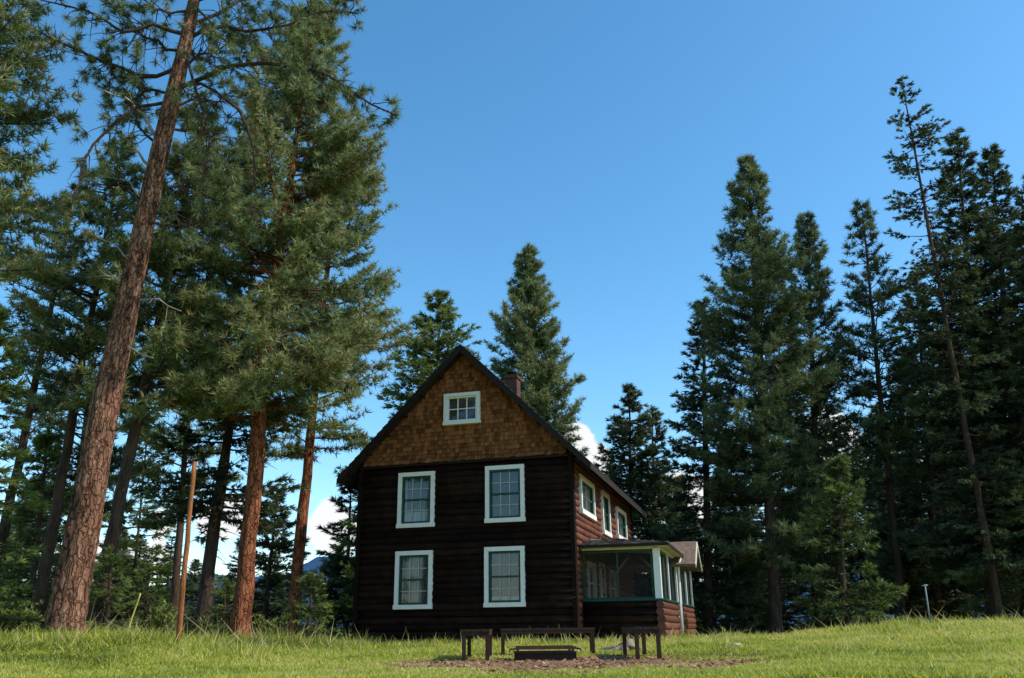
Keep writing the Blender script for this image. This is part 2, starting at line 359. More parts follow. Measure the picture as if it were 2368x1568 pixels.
# --- right
tree(15,'fir',1462,(1455,895),44,1440,132,.18,'fir behind the rear end of the log house roof, taller of the two there',name='fir_tree',dens=17,ts=.30,tint0=.54,gap=.1)
tree(16,'fir',1520,(1508,945),46,1440,102,.16,'fir behind the porch, shorter of the two by the rear roof end',name='fir_tree',dens=17,ts=.30,tint0=.58,gap=.1)
fir0=tree(17,'fir',1640,(1625,700),39,1440,122,.2,'fir with a narrow tip just right of the porch',name='fir_tree',mat='fir',dens=16,ts=.29,tint0=.56)
pine0=tree(18,'pine',1795,(1728,375),36,1330,130,.24,'tallest dense pine right of the house with lumpy crown',mat='fir',dens=16,ts=.31,tint0=.68,tw=7,m=15,gap=.16)
tree(19,'pine',1900,(1866,505),40,1330,102,.22,'dense pine close behind the tallest dense pine, on its right side',mat='fir',dens=15,ts=.32,tint0=.64,tw=6.5)
tree(20,'pine',2090,(1993,480),38,1130,86,.17,'thin open pine with bare lower trunk left of the skinny spire tree',mat='fir',dens=12,ts=.32,tint0=.6,gap=.24,deadlow=14,tw=5.5)
tree(21,'spire',2318,(2085,185),33,1400,92,.14,'skinny sparse spire tree with drooping limbs, the tallest on the right',name='fir_tree',mat='dark',barkm='bark',dens=10.5,gap=.28,tint0=.72,deadlow=26,tw=7,droop=.15,ts=.22,m=13)
tree(22,'fir',2300,(2212,305),36,1300,160,.24,'dark fir directly right of the skinny spire tree',name='fir_tree',mat='dark',dens=16,ts=.29,tint0=.68,gap=.14)
tree(23,'fir',2380,(2292,345),38,1300,178,.24,'dark fir with broad crown, second from the right edge',name='fir_tree',mat='dark',dens=16,ts=.29,tint0=.68,gap=.14)
tree(24,'fir',2500,(2395,395),34,1350,200,.24,'dark fir cut by the right edge of the picture',name='fir_tree',mat='dark',dens=16,ts=.29,tint0=.68,gap=.12)
tree(25,'fir',1955,(1937,1068),29,1445,108,.1,'young light green fir standing in front of the dark right forest',name='fir_tree',mat='young',dens=20,tint0=.36)
tree(26,'fir',2170,(2120,640),43,1330,125,.2,'dark fir low between the thin open pine and the skinny spire tree',name='fir_tree',mat='dark',dens=14,ts=.33,tint0=.66)
tree(27,'fir',1590,(1580,1110),48,1450,72,.12,'small dark fir behind the far end of the porch',name='fir_tree',mat='fir',dens=13,ts=.3)
# --- background forest copies
rng=np.random.default_rng(5)
def far(lst,label,group,wide):
    for n_,(px,ty,Y) in enumerate(lst):
        src=(fir0,pine0,fir0)[n_%3]
        T,_=at(px,ty,Y); b=(T[0],Y,float(hgt(T[0],Y))-.2); h=(T[2]-b[2])
        s0=max(v.co.z for v in src.children[0].data.vertices)
        k=h/s0; kw=max(k*wide,.5)
        copy_tree(src,b,(kw,kw,k),rng.uniform(0,6.28),label,group)
far([(1560,1180,66),(1650,1080,60),(1700,1000,62),(1760,940,58),(1830,980,60),(1885,920,64),(1940,860,58),(2000,930,60),(2050,800,56),(2140,880,60),(2200,780,58),(2260,840,62),(2330,720,58),(2400,740,54),(2470,700,58),(2550,600,52),(2640,560,48),(1610,1180,70),(1730,1130,52),(2020,1080,50),(2240,1000,48),(2110,1050,48),(1690,1200,46),(1780,1230,48),(1860,1180,47),(2060,1200,44),(2180,1180,43),(2290,1150,43),(2350,1050,45),(2420,1000,44)],
 'dark distant conifer in the shaded forest behind the right-hand trees','distant conifers of the right forest',1.2)
far([(-30,1000,46),(60,1100,52),(130,1110,46),(205,1180,56),(265,1210,50),(330,1230,60),(400,1240,50),(455,1290,58),(525,1310,54),(575,1230,48),(650,1270,60),(690,1260,50),(740,1370,52),(850,1250,60),(20,1200,42),(170,1260,44),(390,1350,48),(500,1370,50),(590,1370,48),(300,1290,52)],
 'distant conifer in the tree line behind the left-hand trunks','distant conifers of the left tree line',1.5)
# --- big leaning ponderosa
Y1=17.0
tpx=[(146,1478),(158,1400),(178,1290),(213,1100),(245,930),(290,730),(330,530),(375,330),(408,190),(435,80),(470,-120),(500,-330),(520,-480)]
tr=[at(x,y,Y1)[0] for x,y in tpx]; base=tr[0].copy(); base[2]=float(hgt(base[0],Y1))-.15
big=empty('pine_tree',tuple(base),'huge leaning ponderosa pine with plated orange-grey bark and bare twisted limbs','tree')
tr[0]=base.copy()
P=np.array(tr)-base
wpx=[92,80,74,66,60,51,44,39,34,28,20,12,6]
rad=np.array([w*at(x,y,Y1)[1]/F/2 for w,(x,y) in zip(wpx,tpx)])
tt=np.linspace(0,len(P)-1,60); Pi=np.stack([np.interp(tt,range(len(P)),P[:,k]) for k in range(3)],-1); Ri=np.interp(tt,range(len(P)),rad)
kern=np.array([1,2,3,2,1])/9.
for k in range(2):
    for c in range(3): Pi[2:-2,c]=np.convolve(Pi[:,c],kern,'valid')
V0,q0=tubes(Pi[None],Ri[None],36); rg=np.random.default_rng(9)
an=np.tile(np.arange(36),60)*2*np.pi/36; hh=np.repeat(np.arange(60),36)
f=1+.04*np.sin(an*7+hh*.35)+.03*np.sin(an*13-hh*.6)+.035*rg.normal(size=60*36); V0=np.repeat(Pi,36,0)+(V0-np.repeat(Pi,36,0))*f[:,None]
mesh_np('trunk',V0,q0,M['bark_big'],big,True)
limbs=[([(410,205),(480,172),(560,150),(650,150),(730,165),(800,200),(850,235),(900,270)],-1.5,.06,.8),
([(435,90),(500,60),(580,75),(660,60),(740,20),(830,30)],1,.05,.85),
([(420,195),(490,200),(560,260),(580,330),(592,420),(588,505)],-1,.04,.25),
([(405,160),(340,185),(280,150),(200,130),(110,85),(10,40)],.8,.055,.75),
([(390,235),(330,240),(270,280),(215,330),(185,400),(172,470)],-1,.045,.5),
([(430,80),(360,60),(280,70),(200,20),(100,5)],-1,.05,.75),
([(440,60),(520,20),(600,-20),(690,-60)],1.5,.05,.85),
([(455,0),(560,-30),(700,-5),(810,0)],-.5,.05,.85),
([(455,-40),(380,-60),(290,-30),(190,-60)],-1.2,.05,.85),
([(440,40),(480,60),(540,120),(600,130)],.9,.04,.9),
([(425,120),(370,110),(310,60),(260,0)],.9,.04,.9),
([(445,20),(400,30),(350,20),(300,-20)],-.6,.035,.9),
([(450,10),(490,50),(480,110),(500,150)],-.7,.03,.9),
([(400,210),(340,210),(290,230),(250,180)],1.2,.035,.8),
([(415,170),(460,130),(520,110),(570,60)],.7,.035,.9),
([(395,250),(440,230),(490,240),(540,210)],1.1,.035,.9),
([(345,450),(400,430),(460,440),(520,470)],.9,.035,.95),
([(360,400),(430,370),(490,390),(540,440)],.6,.035,.95),
([(370,350),(330,300),(310,250),(320,190)],.9,.035,.75),
([(385,300),(440,300),(500,330),(540,390)],.8,.035,.95),
([(340,480),(300,440),(260,430),(220,450)],.6,.03,.75),
([(352,430),(375,470),(410,500),(440,560)],.5,.025,.95),
([(425,110),(470,250),(480,330),(470,420)],-.9,.035,.6),
([(480,-150),(600,-210),(720,-190)],.6,.05,1),([(485,-200),(370,-260),(250,-250)],.6,.05,1),([(490,-260),(520,-380),(600,-430)],-.6,.04,1),([(480,-180),(470,-280),(430,-420)],1,.04,1),
([(330,520),(400,525),(460,515),(520,520)],-.8,.025,.2)]
dead=[([(362,320),(320,250),(275,222),(225,205)],-.4,.04),([(345,385),(300,330),(258,288)],-.3,.03),([(288,668),(268,645),(238,632)],-.4,.05),
([(318,600),(262,565),(196,540)],.3,.022),([(262,800),(320,815),(355,828)],-.3,.02),([(305,690),(350,690),(420,720)],.4,.022),([(340,470),(300,420),(250,410)],.4,.022)]
WP=[];WR=[];TP=[];TD=[];TT=[]
def curve(pts,dY,n=9):
    q=np.array([at(x,y,Y1+dY*i/(len(pts)-1))[0] for i,(x,y) in enumerate(pts)])-base
    s=np.linspace(0,len(pts)-1,n); return np.stack([np.interp(s,range(len(pts)),q[:,k]) for k in range(3)],-1)
ss=np.linspace(0,1,9)
for pts,dY,r,fo in limbs:
    c=curve(pts,dY); c[1:]+=rg.normal(0,.04,(8,3)); WP.append(c); WR.append(r*(1-.8*ss)+.006)
    Ln=np.linalg.norm(np.diff(c,axis=0),axis=1).sum()
    for k in range(int(Ln*9)):
        s=rg.uniform(.2,1)*8; i=min(int(s),7); p=c[i]+(c[i+1]-c[i])*(s-i); d=unit(c[i+1]-c[i])
        d2=unit(d*.6+rg.normal(0,.7,3)+np.array([0,0,-.05])); l=rg.uniform(.3,1.0)*(1.25-s/10); droop=rg.normal(-.05,.25)
        sp=np.linspace(0,1,9); w=p+d2*(l*sp)[:,None]; w[:,2]+=droop*l*sp**2; w+=np.cumsum(rg.normal(0,.012,(9,3)),0)
        WP.append(w); WR.append(.012*(1-.75*sp)+.002)
        if rg.uniform()<fo:
            for a in ((8,) if rg.uniform()<.3 else (6,8)):
                if rg.uniform()<.9:
                    TP.append(w[a]); TD.append(unit(w[8]-w[6]+np.array([0,0,.02]))); TT.append(np.clip(rg.normal(.66,.17),0,.9))
                    TP.append(w[a]+rg.normal(0,.06,3)); TD.append(unit(rg.normal(0,.5,3)+d2)); TT.append(np.clip(rg.normal(.52,.18),0,.9))
V,q=tubes(np.array(WP),np.array(WR),5); mesh_np('limbs',V,q,M['bark'],big,True)
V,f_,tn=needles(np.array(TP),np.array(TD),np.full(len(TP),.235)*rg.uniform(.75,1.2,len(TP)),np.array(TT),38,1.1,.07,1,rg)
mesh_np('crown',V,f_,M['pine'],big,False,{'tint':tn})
for pts,dY,r in dead:
    WP=[];WR=[]
    c=curve(pts,dY); c[1:-1]+=rg.normal(0,.03,(7,3)); WP.append(c); WR.append(r*(1-.75*ss)+.004)
    for k in range(4):
        p=c[rg.integers(3,8)]; sp=np.linspace(0,1,9); WP.append(p+unit(rg.normal(0,1,3)+unit(c[8]-c[4]))*(rg.uniform(.1,.4)*sp)[:,None]); WR.append(.008*(1-.7*sp)+.002)
    V,q=tubes(np.array(WP),np.array(WR),6); o=mesh_np('dead_limb',V,q,M['deadwood'],big,True); o['label']='pale grey snapped dead limb'
# --- shrubs
def shrub(i,px,top,Y,hw,label,group=None):
    rr=np.random.default_rng(500+i); b,_=at(px,1470,Y); b[2]=float(hgt(b[0],Y))-.05
    T,dp=at(px,top,Y); H=T[2]-b[2]; R=hw*dp/F
    root=empty('shrub',tuple(b),label,'shrub',group); n=70; ss=np.linspace(0,1,5)
    a=rr.uniform(0,6.28,n); l=rr.uniform(.3,1,n)
    E=np.stack([np.cos(a)*R*l*rr.uniform(.2,1,n),np.sin(a)*R*l*rr.uniform(.2,1,n),H*l*rr.uniform(.6,1.1,n)],-1)
    P=np.stack([E*np.array([s**1.3,s**1.3,s]) for s in ss],1); V,q=tubes(P,np.tile(.010*(1-.8*ss),(n,1)),4); mesh_np('stems',V,q,M['bark'],root,True)
    TP=(E[:,None]*rr.uniform(.3,1.05,(n,18,1))+rr.normal(0,.06*R+.03,(n,18,3))).reshape(-1,3)
    V,f,tn=needles(TP,unit(rr.normal(0,1,TP.shape)+[0,0,.6]),np.full(len(TP),.05+.003*Y),np.clip(rr.normal(.6,.2,len(TP)),0,1),8,.9,.4,1,rr)
    mesh_np('foliage',V,f,M['shrub'],root,False,{'tint':tn})
shrub(2,370,1405,20.8,48,'sunlit low shrub left of the bare pole foot')
shrub(4,25,1395,18,80,'leafy shrub at the lower left edge of the meadow')
shrub(6,625,1425,23.5,38,'low shrub between the two reddish pine trunks')
shrub(7,455,1425,22.5,38,'low shrub right of the bare pole foot')
# ------------------------------------------------------------------ ground, hills
xs=np.concatenate([[-5000,-2500,-1200,-600,-300,-150,-90,-60,-45,-34,-27],np.linspace(-22,22,260),[27,34,45,60,90,150,300,600,1200,2500,5000]])
ys=np.concatenate([[-400,-150,-60,-25,-8,0,4],np.linspace(6.5,34,180),[37,41,46,53,62,75,95,130,200,350,700,1400,2800,5000]])
X,Yg=np.meshgrid(xs,ys); Z=hgt(X,Yg); idx=np.arange(X.size).reshape(X.shape)
q=np.stack([idx[:-1,:-1],idx[:-1,1:],idx[1:,1:],idx[1:,:-1]],-1).reshape(-1,4)
g=mesh_np('ground',np.stack([X,Yg,Z],-1),q,M['ground'],None,True,{'dirt':dirt(X,Yg).ravel()})
tag(g,'grassy meadow floor with a bare dirt patch around the fire pit','ground',kind='structure')
hx=np.linspace(-3500,3500,240)
prof=190+70*np.sin(hx*.0021+1)+45*np.sin(hx*.0055+2.)+18*np.sin(hx*.017)+9*np.sin(hx*.043+1)+110*np.exp(-((hx+620)/330)**2)
prof*=np.where(hx<-300,1,.75+.25*np.clip((-hx-100)/200,0,1))
rows=[]
for k,(f,yy) in enumerate([(0,2300),(.45,2500),(.8,2750),(1,3000),(.3,3500)]): rows.append(np.stack([hx,np.full_like(hx,yy)+60*np.sin(hx*.01+k),prof*f*(1+.05*np.sin(hx*.03+k))-2],-1))
Vh=np.stack(rows); idx=np.arange(5*240).reshape(5,240); q=np.stack([idx[:-1,:-1],idx[:-1,1:],idx[1:,1:],idx[1:,:-1]],-1).reshape(-1,4)
tag(mesh_np('hills',Vh,q,M['hill'],None,True),'hazy blue wooded hills far behind the trees','hills',kind='structure')
# ------------------------------------------------------------------ grass
rg=np.random.default_rng(21); n=360000
u=rg.uniform(0,1,n); Yb=9.0*(31/9.)**(u**.9); Xb=rg.uniform(-.68,.68,n)*Yb
lx=(Xb-HX)*ex[0]+(Yb-HY)*ex[1]; ly=(Xb-HX)*ey[0]+(Yb-HY)*ey[1]
W=6.32; D=11.2
inh=((lx>-W-.1)&(lx<.1)&(ly>-.12))|((lx>0)&(lx<2.45)&(ly>.55))
dm=dirt(Xb,Yb); keep=(~inh)&(rg.uniform(size=n)>dm*.96); Xb,Yb,dm,lx,ly=[q_[keep] for q_ in (Xb,Yb,dm,lx,ly)]; n=len(Xb)
pt=patch(Xb*.8,Yb*.8); pf=patch(Xb*2.6+1,Yb*2.9)
nearh=((lx>-W-1)&(lx<2.8)&(ly>-1.6)).astype(float)
tall=sstep(-2,-5.5,Xb)*sstep(12.5,17,Yb)*1.2+sstep(18.5,22,Yb)*.55+.5*nearh+.25*sstep(.1,.8,pt)*sstep(11,15,Yb); tall=np.clip(tall,0,1.5)*(.5+.35*pt+.3*pf)
hb=((.030+.045*rg.uniform(size=n))*(1+.35*pt+.35*pf)+np.clip(tall,0,1.5)*.34*rg.uniform(.1,1,n)**1.9)*(1-.6*dm)
stalk=rg.uniform(size=n)<.007*(1+7*np.clip(tall,0,1)); hb[stalk]*=2.
wb=.006+.00055*Yb+.004*rg.uniform(size=n); wb[stalk]*=.6
a=rg.uniform(0,6.28,n); ln=rg.normal(0,.65,(n,2))*hb[:,None]
z0=hgt(Xb,Yb)-.01
V=np.stack([np.stack([Xb-np.cos(a)*wb,Yb-np.sin(a)*wb,z0],-1),np.stack([Xb+np.cos(a)*wb,Yb+np.sin(a)*wb,z0],-1),np.stack([Xb+ln[:,0],Yb+ln[:,1],z0+hb],-1)],1)
ti=np.clip(.50+.34*patch(Xb*.45+3,Yb*.6)+.18*patch(Xb*1.9,Yb*2.2)+rg.normal(0,.17,n)+.1*dm-.14*sstep(-3,-7,Xb),0,1); ti[stalk]=.97
g=mesh_np('grass',V.reshape(-1,3),np.arange(n*3).reshape(-1,3),M['grass'],None,False,{'tint':np.repeat(ti,3)})
tag(g,'sunlit meadow grass covering the ground before the house','grass',kind='stuff')
n=12000; Xc=rg.uniform(-4.5,6,n); Yc=rg.uniform(9.5,18.5,n); k=rg.uniform(size=n)<dirt(Xc,Yc); Xc,Yc=Xc[k],Yc[k]; n=len(Xc)
c=np.stack([Xc,Yc,hgt(Xc,Yc)+.012],-1); a=rg.uniform(0,6.28,n); l=rg.uniform(.012,.045,n); w=rg.uniform(.006,.016,n)
d=np.stack([np.cos(a),np.sin(a),rg.normal(0,.25,n)],-1)*l[:,None]; p=np.stack([-np.sin(a),np.cos(a),rg.normal(0,.3,n)],-1)*w[:,None]
V=np.stack([c-d-p,c+d-p,c+d+p,c-d+p],1); g=mesh_np('wood_chips',V.reshape(-1,3),np.arange(n*4).reshape(-1,4),M['chips'])
tag(g,'reddish wood chips and litter strewn around the fire pit','wood chips',kind='stuff')
# ------------------------------------------------------------------ house
house=empty('log_house',(HX,HY,0),'two-storey dark log house with shingled gable, white window trim and screened side porch','house',None,-PHI)
PF=lambda a,o,z:(a,-o,z)
PS=lambda a,o,z:(o,a,z)
def rectF(x0,x1,y0,y1):
    xm,ym=(x0+x1)/2,(y0+y1)/2
    return front(x0,ym)[0],front(x1,ym)[0],front(xm,y1)[1],front(xm,y0)[1]
def rectS(x0,x1,y0,y1):
    xm,ym=(x0+x1)/2,(y0+y1)/2
    return side(x0,ym,.15)[0],side(x1,ym,.15)[0],side(xm,y1,.15)[1],side(xm,y0,.15)[1]
fw=[rectF(925,1009,1094,1221),rectF(1126,1216,1078,1209),rectF(918,1004,1275,1409),rectF(1124,1217,1265,1404)]
gw=rectF(1030,1113,911,983)
sw=[rectS(1343,1374,1110,1195),rectS(1393,1410,1141,1238),rectS(1427,1448,1180,1250)]
ztop=EYE+4.80; zbase=.28; zpk=EYE+8.22; OV=.7
TR=.118
def opening(r,t=TR): return (r[0]+t,r[1]-t,r[2]+t,r[3]-t)
def logs(name,P,a0,a1,z0,z1,ops,mat,parent,dz=.185,r=.11):
    mb=MB(); nrow=int(round((z1-z0)/dz)); dz=(z1-z0)/nrow
    for k in range(nrow):
        zc=z0+dz*(k+.5); iv=[(a0,a1)]
        for (b0,b1,c0,c1) in ops:
            if c0-.04<zc<c1+.04:
                nv=[]
                for (p,q_) in iv:
                    if b1<=p or b0>=q_: nv.append((p,q_)); continue
                    if b0>p: nv.append((p,b0))
                    if b1<q_: nv.append((b1,q_))
                iv=nv
        rr=r*random.uniform(.93,1.07); off=.022+random.uniform(-.012,.016); dzz=random.uniform(-.01,.01)
        for p,q_ in iv:
            if q_-p<.04: continue
            ns=max(2,int((q_-p)/.7)+1)
            pts=[P(p+(q_-p)*i/(ns-1),off+random.uniform(-.009,.009),zc+dzz+random.uniform(-.008,.008)) for i in range(ns)]
            mb.tube(pts,[rr*random.uniform(.96,1.05) for _ in range(ns)],10)
    return mb.build(name,mat,parent)
lsw=[(1.5,2.75,1.15,2.35),(5.2,6.5,1.15,2.35)]; ldoor=(3.4,4.4,.35,2.45)
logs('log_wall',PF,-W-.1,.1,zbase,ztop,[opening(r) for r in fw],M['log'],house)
logs('log_wall',PS,.0,D,zbase,ztop,[opening(r) for r in sw]+[opening(r,.1) for r in lsw]+[opening(ldoor,.1)],M['logsunlit'],house)
logs('log_wall',lambda a,o,z:(-W-o,a,z),0,D,zbase,ztop,[],M['log'],house)
logs('log_wall',lambda a,o,z:(a,D+o,z),-W,0,zbase,ztop,[],M['log'],house)
for cx,cy in ((-W-.075,.0),(.075,.0),(.075,D),(-W-.075,D)):
    mb=MB(); mb.box(cx-.065,cx+.065,cy-.142,cy+.142,zbase-.02,ztop); mb.build('corner_post',M['cornerboard'],house)
mb=MB(); mb.box(-W-.05,.05,-.05,D+.05,-.2,zbase-.022); mb.build('foundation',M['concrete'],house)
mb=MB(); mb.box(-W+.15,-.16,.16,D-.16,3.05,3.12); mb.box(-W+.15,-.16,.16,D-.16,zbase,zbase+.05); mb.build('floor',M['inside'],house)
cx=-W/2
for yb,name in ((.0,'gable_backing'),(D-.08,'gable_backing')):
    mb=MB(); hz=zpk-.2-ztop; mb.prism([(cx-hz,yb,ztop),(cx+hz,yb,ztop),(cx,yb,ztop+hz)],(0,.08,0)); mb.build(name,M['inside'],house)
mb=MB(); z=ztop-.10; go=opening(gw,.1)
while z<zpk-.25:
    hw_=min(zpk-.13-z,W/2+.02)-.05; x=cx-hw_-random.uniform(0,.1)
    flare=.17*math.exp(-(z-ztop+.1)/.25)
    while x<cx+hw_:
        w=random.uniform(.07,.155)
        x0=max(x+.004,cx-hw_); x1=min(x+w-.004,cx+hw_)
        top=z+.20
        if x1-x0>.02 and not (x1>go[0] and x0<go[1] and z+.14>go[2] and z<go[3]):
            zb=z+random.uniform(-.012,.012); f1=flare; f2=.17*math.exp(-(top-ztop+.1)/.25)
            th=.018+random.uniform(0,.010)
            mb.add([(x0,-.045-f1-th,zb),(x1,-.045-f1-th,zb),(x1,-.03-f2*.85,top),(x0,-.03-f2*.85,top),(x0,-.03-f1,zb),(x1,-.03-f1,zb)],[(0,1,2,3),(4,5,1,0),(0,3,4),(1,5,2)])
        x+=w
    z+=.135
mb.build('gable_shingles',M['shingle'],house)
mb=MB(); mb.box(-W-.02,.02,-.17,-.03,ztop-.16,ztop-.105); mb.build('gable_sill_board',M['rooftrim'],house)
yA,yB=-.42,D+.4; t_=.13
for sg in (-1,1):
    mb=MB(); ex_=W/2+OV
    mb.prism([(cx,yA,zpk),(cx+sg*ex_,yA,zpk-ex_),(cx+sg*ex_,yA,zpk-ex_-t_*1.2),(cx,yA,zpk-t_*1.2)],(0,yB-yA,0))
    for k in range(22):
        a=k*ex_/22; b_=(k+1)*ex_/22
        mb.prism([(cx+sg*a,yA-.02,zpk-a+.012),(cx+sg*b_,yA-.02,zpk-b_+.045),(cx+sg*b_,yA-.02,zpk-b_+.005),(cx+sg*a,yA-.02,zpk-a+.003)],(0,yB-yA+.04,0))
    rf=mb.build('roof',M['roofdark'],house)
    mb=MB()
    mb.prism([(cx,yA-.035,zpk-.0),(cx+sg*(ex_+.02),yA-.035,zpk-ex_-.02),(cx+sg*(ex_+.02),yA-.035,zpk-ex_-.21),(cx,yA-.035,zpk-.24)],(0,.03,0))
    mb.build('rake_board',M['rooftrim'],house)
    for k in range(6):
        a=.7+k*.56; mb=MB(); zz=zpk-a-.17
        mb.box(cx+sg*a-.035,cx+sg*a+.035,yA+.05,-.05,zz-.07,zz); mb.build('roof_lookout',M['rooftrim'],house)
    for k in range(18):
        yy=.2+k*(D-.4)/17; mb=MB(); x0=W/2-.05; x1=ex_-.12
        mb.prism([(cx+sg*x0,yy,zpk-x0-.17),(cx+sg*x1,yy,zpk-x1-.17),(cx+sg*x1,yy,zpk-x1-.25),(cx+sg*x0,yy,zpk-x0-.30)],(0,.06,0)); mb.build('rafter_tail',M['rooftrim'],house)
c0,_=front(1166,885,5.); c1,_=front(1195,885,5.); _,zc=front(1180,866,5.)
mb=MB(); mb.box(c0,c1,5.,5.5,zpk-1.3,zc); mb.box(c0-.04,c1+.04,4.96,5.54,zc-.14,zc-.05); ch=mb.build('chimney',M['brick'],house)
mb=MB(); mx_=(c0+c1)/2
mb.box(c0+.03,c1-.03,5.03,5.47,zc+.001,zc+.03); mb.tube([(mx_,5.25,zc+.03),(mx_,5.25,zc+.1)],[.1,.1],10); mb.tube([(mx_,5.25,zc+.1),(mx_,5.25,zc+.13),(mx_,5.25,zc+.16)],[.2,.19,.03],12); o=mb.build('chimney_cap',M['soot'],ch)
def window(P,r,cols,rows,sash,trim=TR,curt=0,double=True,o=0.,name='window',frame='white',sw_=.06,reflection_sheet=False):
    a0,a1,z0,z1=r; b0,b1,c0,c1=a0+trim,a1-trim,z0+trim,z1-trim
    mb=MB(); oo,oi=o+.185,o+.05
    mb.boxp(P,a0,a1,oi,oo,c1,z1); mb.boxp(P,a0-.015,a1+.015,oi,oo+.02,z0,c0); mb.boxp(P,a0,b0,oi,oo-.003,c0+.001,c1-.001); mb.boxp(P,b1,a1,oi,oo-.003,c0+.001,c1-.001)
    for (p,q_) in ((b0-.03,b0-.001),(b1+.001,b1+.03)): mb.boxp(P,p,q_,o-.14,oi-.001,c0,c1)
    mb.boxp(P,b0,b1,o-.14,oi-.001,c0-.03,c0-.001); mb.boxp(P,b0,b1,o-.14,oi-.001,c1+.001,c1+.03)
    fr=mb.build(name,M[frame],house)
    mb=MB(); s=sw_; p0,p1=o+.055,o+.14
    mb.boxp(P,b0+.002,b0+s,p0,p1,c0+.002,c1-.002); mb.boxp(P,b1-s,b1-.002,p0,p1,c0+.002,c1-.002)
    mb.boxp(P,b0+s,b1-s,p0,p1-.002,c0+.002,c0+s); mb.boxp(P,b0+s,b1-s,p0,p1-.002,c1-s,c1-.002)
    zm=(c0+c1)/2
    if double: mb.boxp(P,b0+s,b1-s,p0,p1-.002,zm-.025,zm+.025)
    mb.build('sash',M[sash],fr)
    mb=MB(); iw=b1-b0-2*s
    for k in range(1,cols):
        x=b0+s+iw*k/cols; mb.boxp(P,x-.014,x+.014,o+.07,o+.115,c0+s,c1-s)
    for k in range(1,rows):
        if double and k*2==rows: continue
        z=c0+s+(c1-c0-2*s)*k/rows; mb.boxp(P,b0+s,b1-s,o+.072,o+.113,z-.014,z+.014)
    mb.build('muntins',M['muntin' if sash=='green' else sash],fr)
    mb=MB(); mb.add([P(b0+s,o+.085,c0+s),P(b1-s,o+.085,c0+s),P(b1-s,o+.085,c1-s),P(b0+s,o+.085,c1-s)],[(0,1,2,3)]); mb.build('pane',M['glass'],fr)
    cl=[(c_,'curtain_or_sheet',-.10) for c_ in (curt or [])]
    if reflection_sheet: cl.append(((0,1,0,1),'reflection_sheet',-.06))
    for (p,q_,zb_,zt_),mt,oc in cl:
        mb=MB(); n=26; A=[b0+(b1-b0)*(p+(q_-p)*i/n) for i in range(n+1)]
        if mt=='curtain_or_sheet' and reflection_sheet: oc=-.015
        vs=[P(a,o+oc+.012*math.sin(i*1.5)+.008*math.sin(i*.7),z) for z in (c0+(c1-c0)*zb_,c0+(c1-c0)*zt_) for i,a in enumerate(A)]
        mb.add(vs,[(i,i+1,n+2+i,n+1+i) for i in range(n)],True); mb.build('curtain_or_sheet',M[mt],fr)  # builds the added reflection sheets as well as the real curtains
    return fr
window(PF,fw[0],3,4,'green',curt=[(0,1,0,.26),(0,.12,.26,1)],reflection_sheet=True)
window(PF,fw[1],3,4,'green',reflection_sheet=True)
window(PF,fw[2],3,4,'green',curt=[(0,.08,0,1)],reflection_sheet=True)
window(PF,fw[3],3,4,'green',curt=[(0,.9,0,.12)],reflection_sheet=True)
window(PF,gw,3,2,'white',trim=.1,double=False,o=-.02,sw_=.05)
window(PS,sw[0],2,2,'green',trim=.14,curt=[(0,1,0,1)],double=False)
window(PS,sw[1],1,2,'green',trim=.14,curt=[(0,1,0,.8)])
window(PS,sw[2],2,2,'green',trim=.14,curt=[(0,1,0,.9)])
for r in lsw: window(PS,r,2,2,'dimtrim',trim=.1,o=-.02,frame='dimtrim')
mb=MB(); mb.boxp(PS,ldoor[0],ldoor[0]+.1,.02,.16,ldoor[2],ldoor[3]); mb.boxp(PS,ldoor[1]-.1,ldoor[1],.02,.16,ldoor[2],ldoor[3]); mb.boxp(PS,ldoor[0]+.1,ldoor[1]-.1,.02,.16,ldoor[3]-.1,ldoor[3]); mb.boxp(PS,ldoor[0]+.1,ldoor[1]-.1,.02,.08,ldoor[2],1.35); mb.boxp(PS,ldoor[0]+.1,ldoor[1]-.1,.02,.07,1.351,ldoor[3]-.1)
dr=mb.build('door',M['dimtrim'],house)
mb=MB(); mb.tube([PS(ldoor[0]+.2,.08,1.3),PS(ldoor[0]+.2,.15,1.3)],[.03,.035],8); mb.build('door_handle',M['metal'],dr)
# porch
d0=.7; PW=2.24; DP=D-.1
PP=lambda a,o,z:(a,d0-o,z)
PQ=lambda a,o,z:(PW+o,a,z)
zsill=front(1430,1386,d0)[1]; zscr=front(1430,1274,d0)[1]
ze=front(1330,1266,d0-.35)[1]; zw=ze+.42; fl=.30
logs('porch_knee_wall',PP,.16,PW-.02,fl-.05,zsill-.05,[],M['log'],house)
logs('porch_knee_wall',PQ,d0-.15,DP,fl-.05,zsill-.05,[(5.2,6.4,0,3)],M['logsunlit'],house)
mb=MB(); mb.box(.14,PW+.05,d0-.05,DP,-.1,fl-.055); mb.build('porch_foundation',M['concrete'],house)
mb=MB(); mb.box(.15,PW-.15,d0+.14,DP,fl-.05,fl+.02); mb.build('porch_floor',M['inside'],house)
mb=MB(); mb.boxp(PP,.15,PW+.12,-.12,.15,zsill-.05,zsill); mb.build('porch_sill',M['green'],house)
mb=MB(); mb.boxp(PQ,d0+.13,5.2,-.12,.15,zsill-.05,zsill); mb.boxp(PQ,6.4,DP,-.12,.15,zsill-.05,zsill); mb.build('porch_sill',M['green'],house)
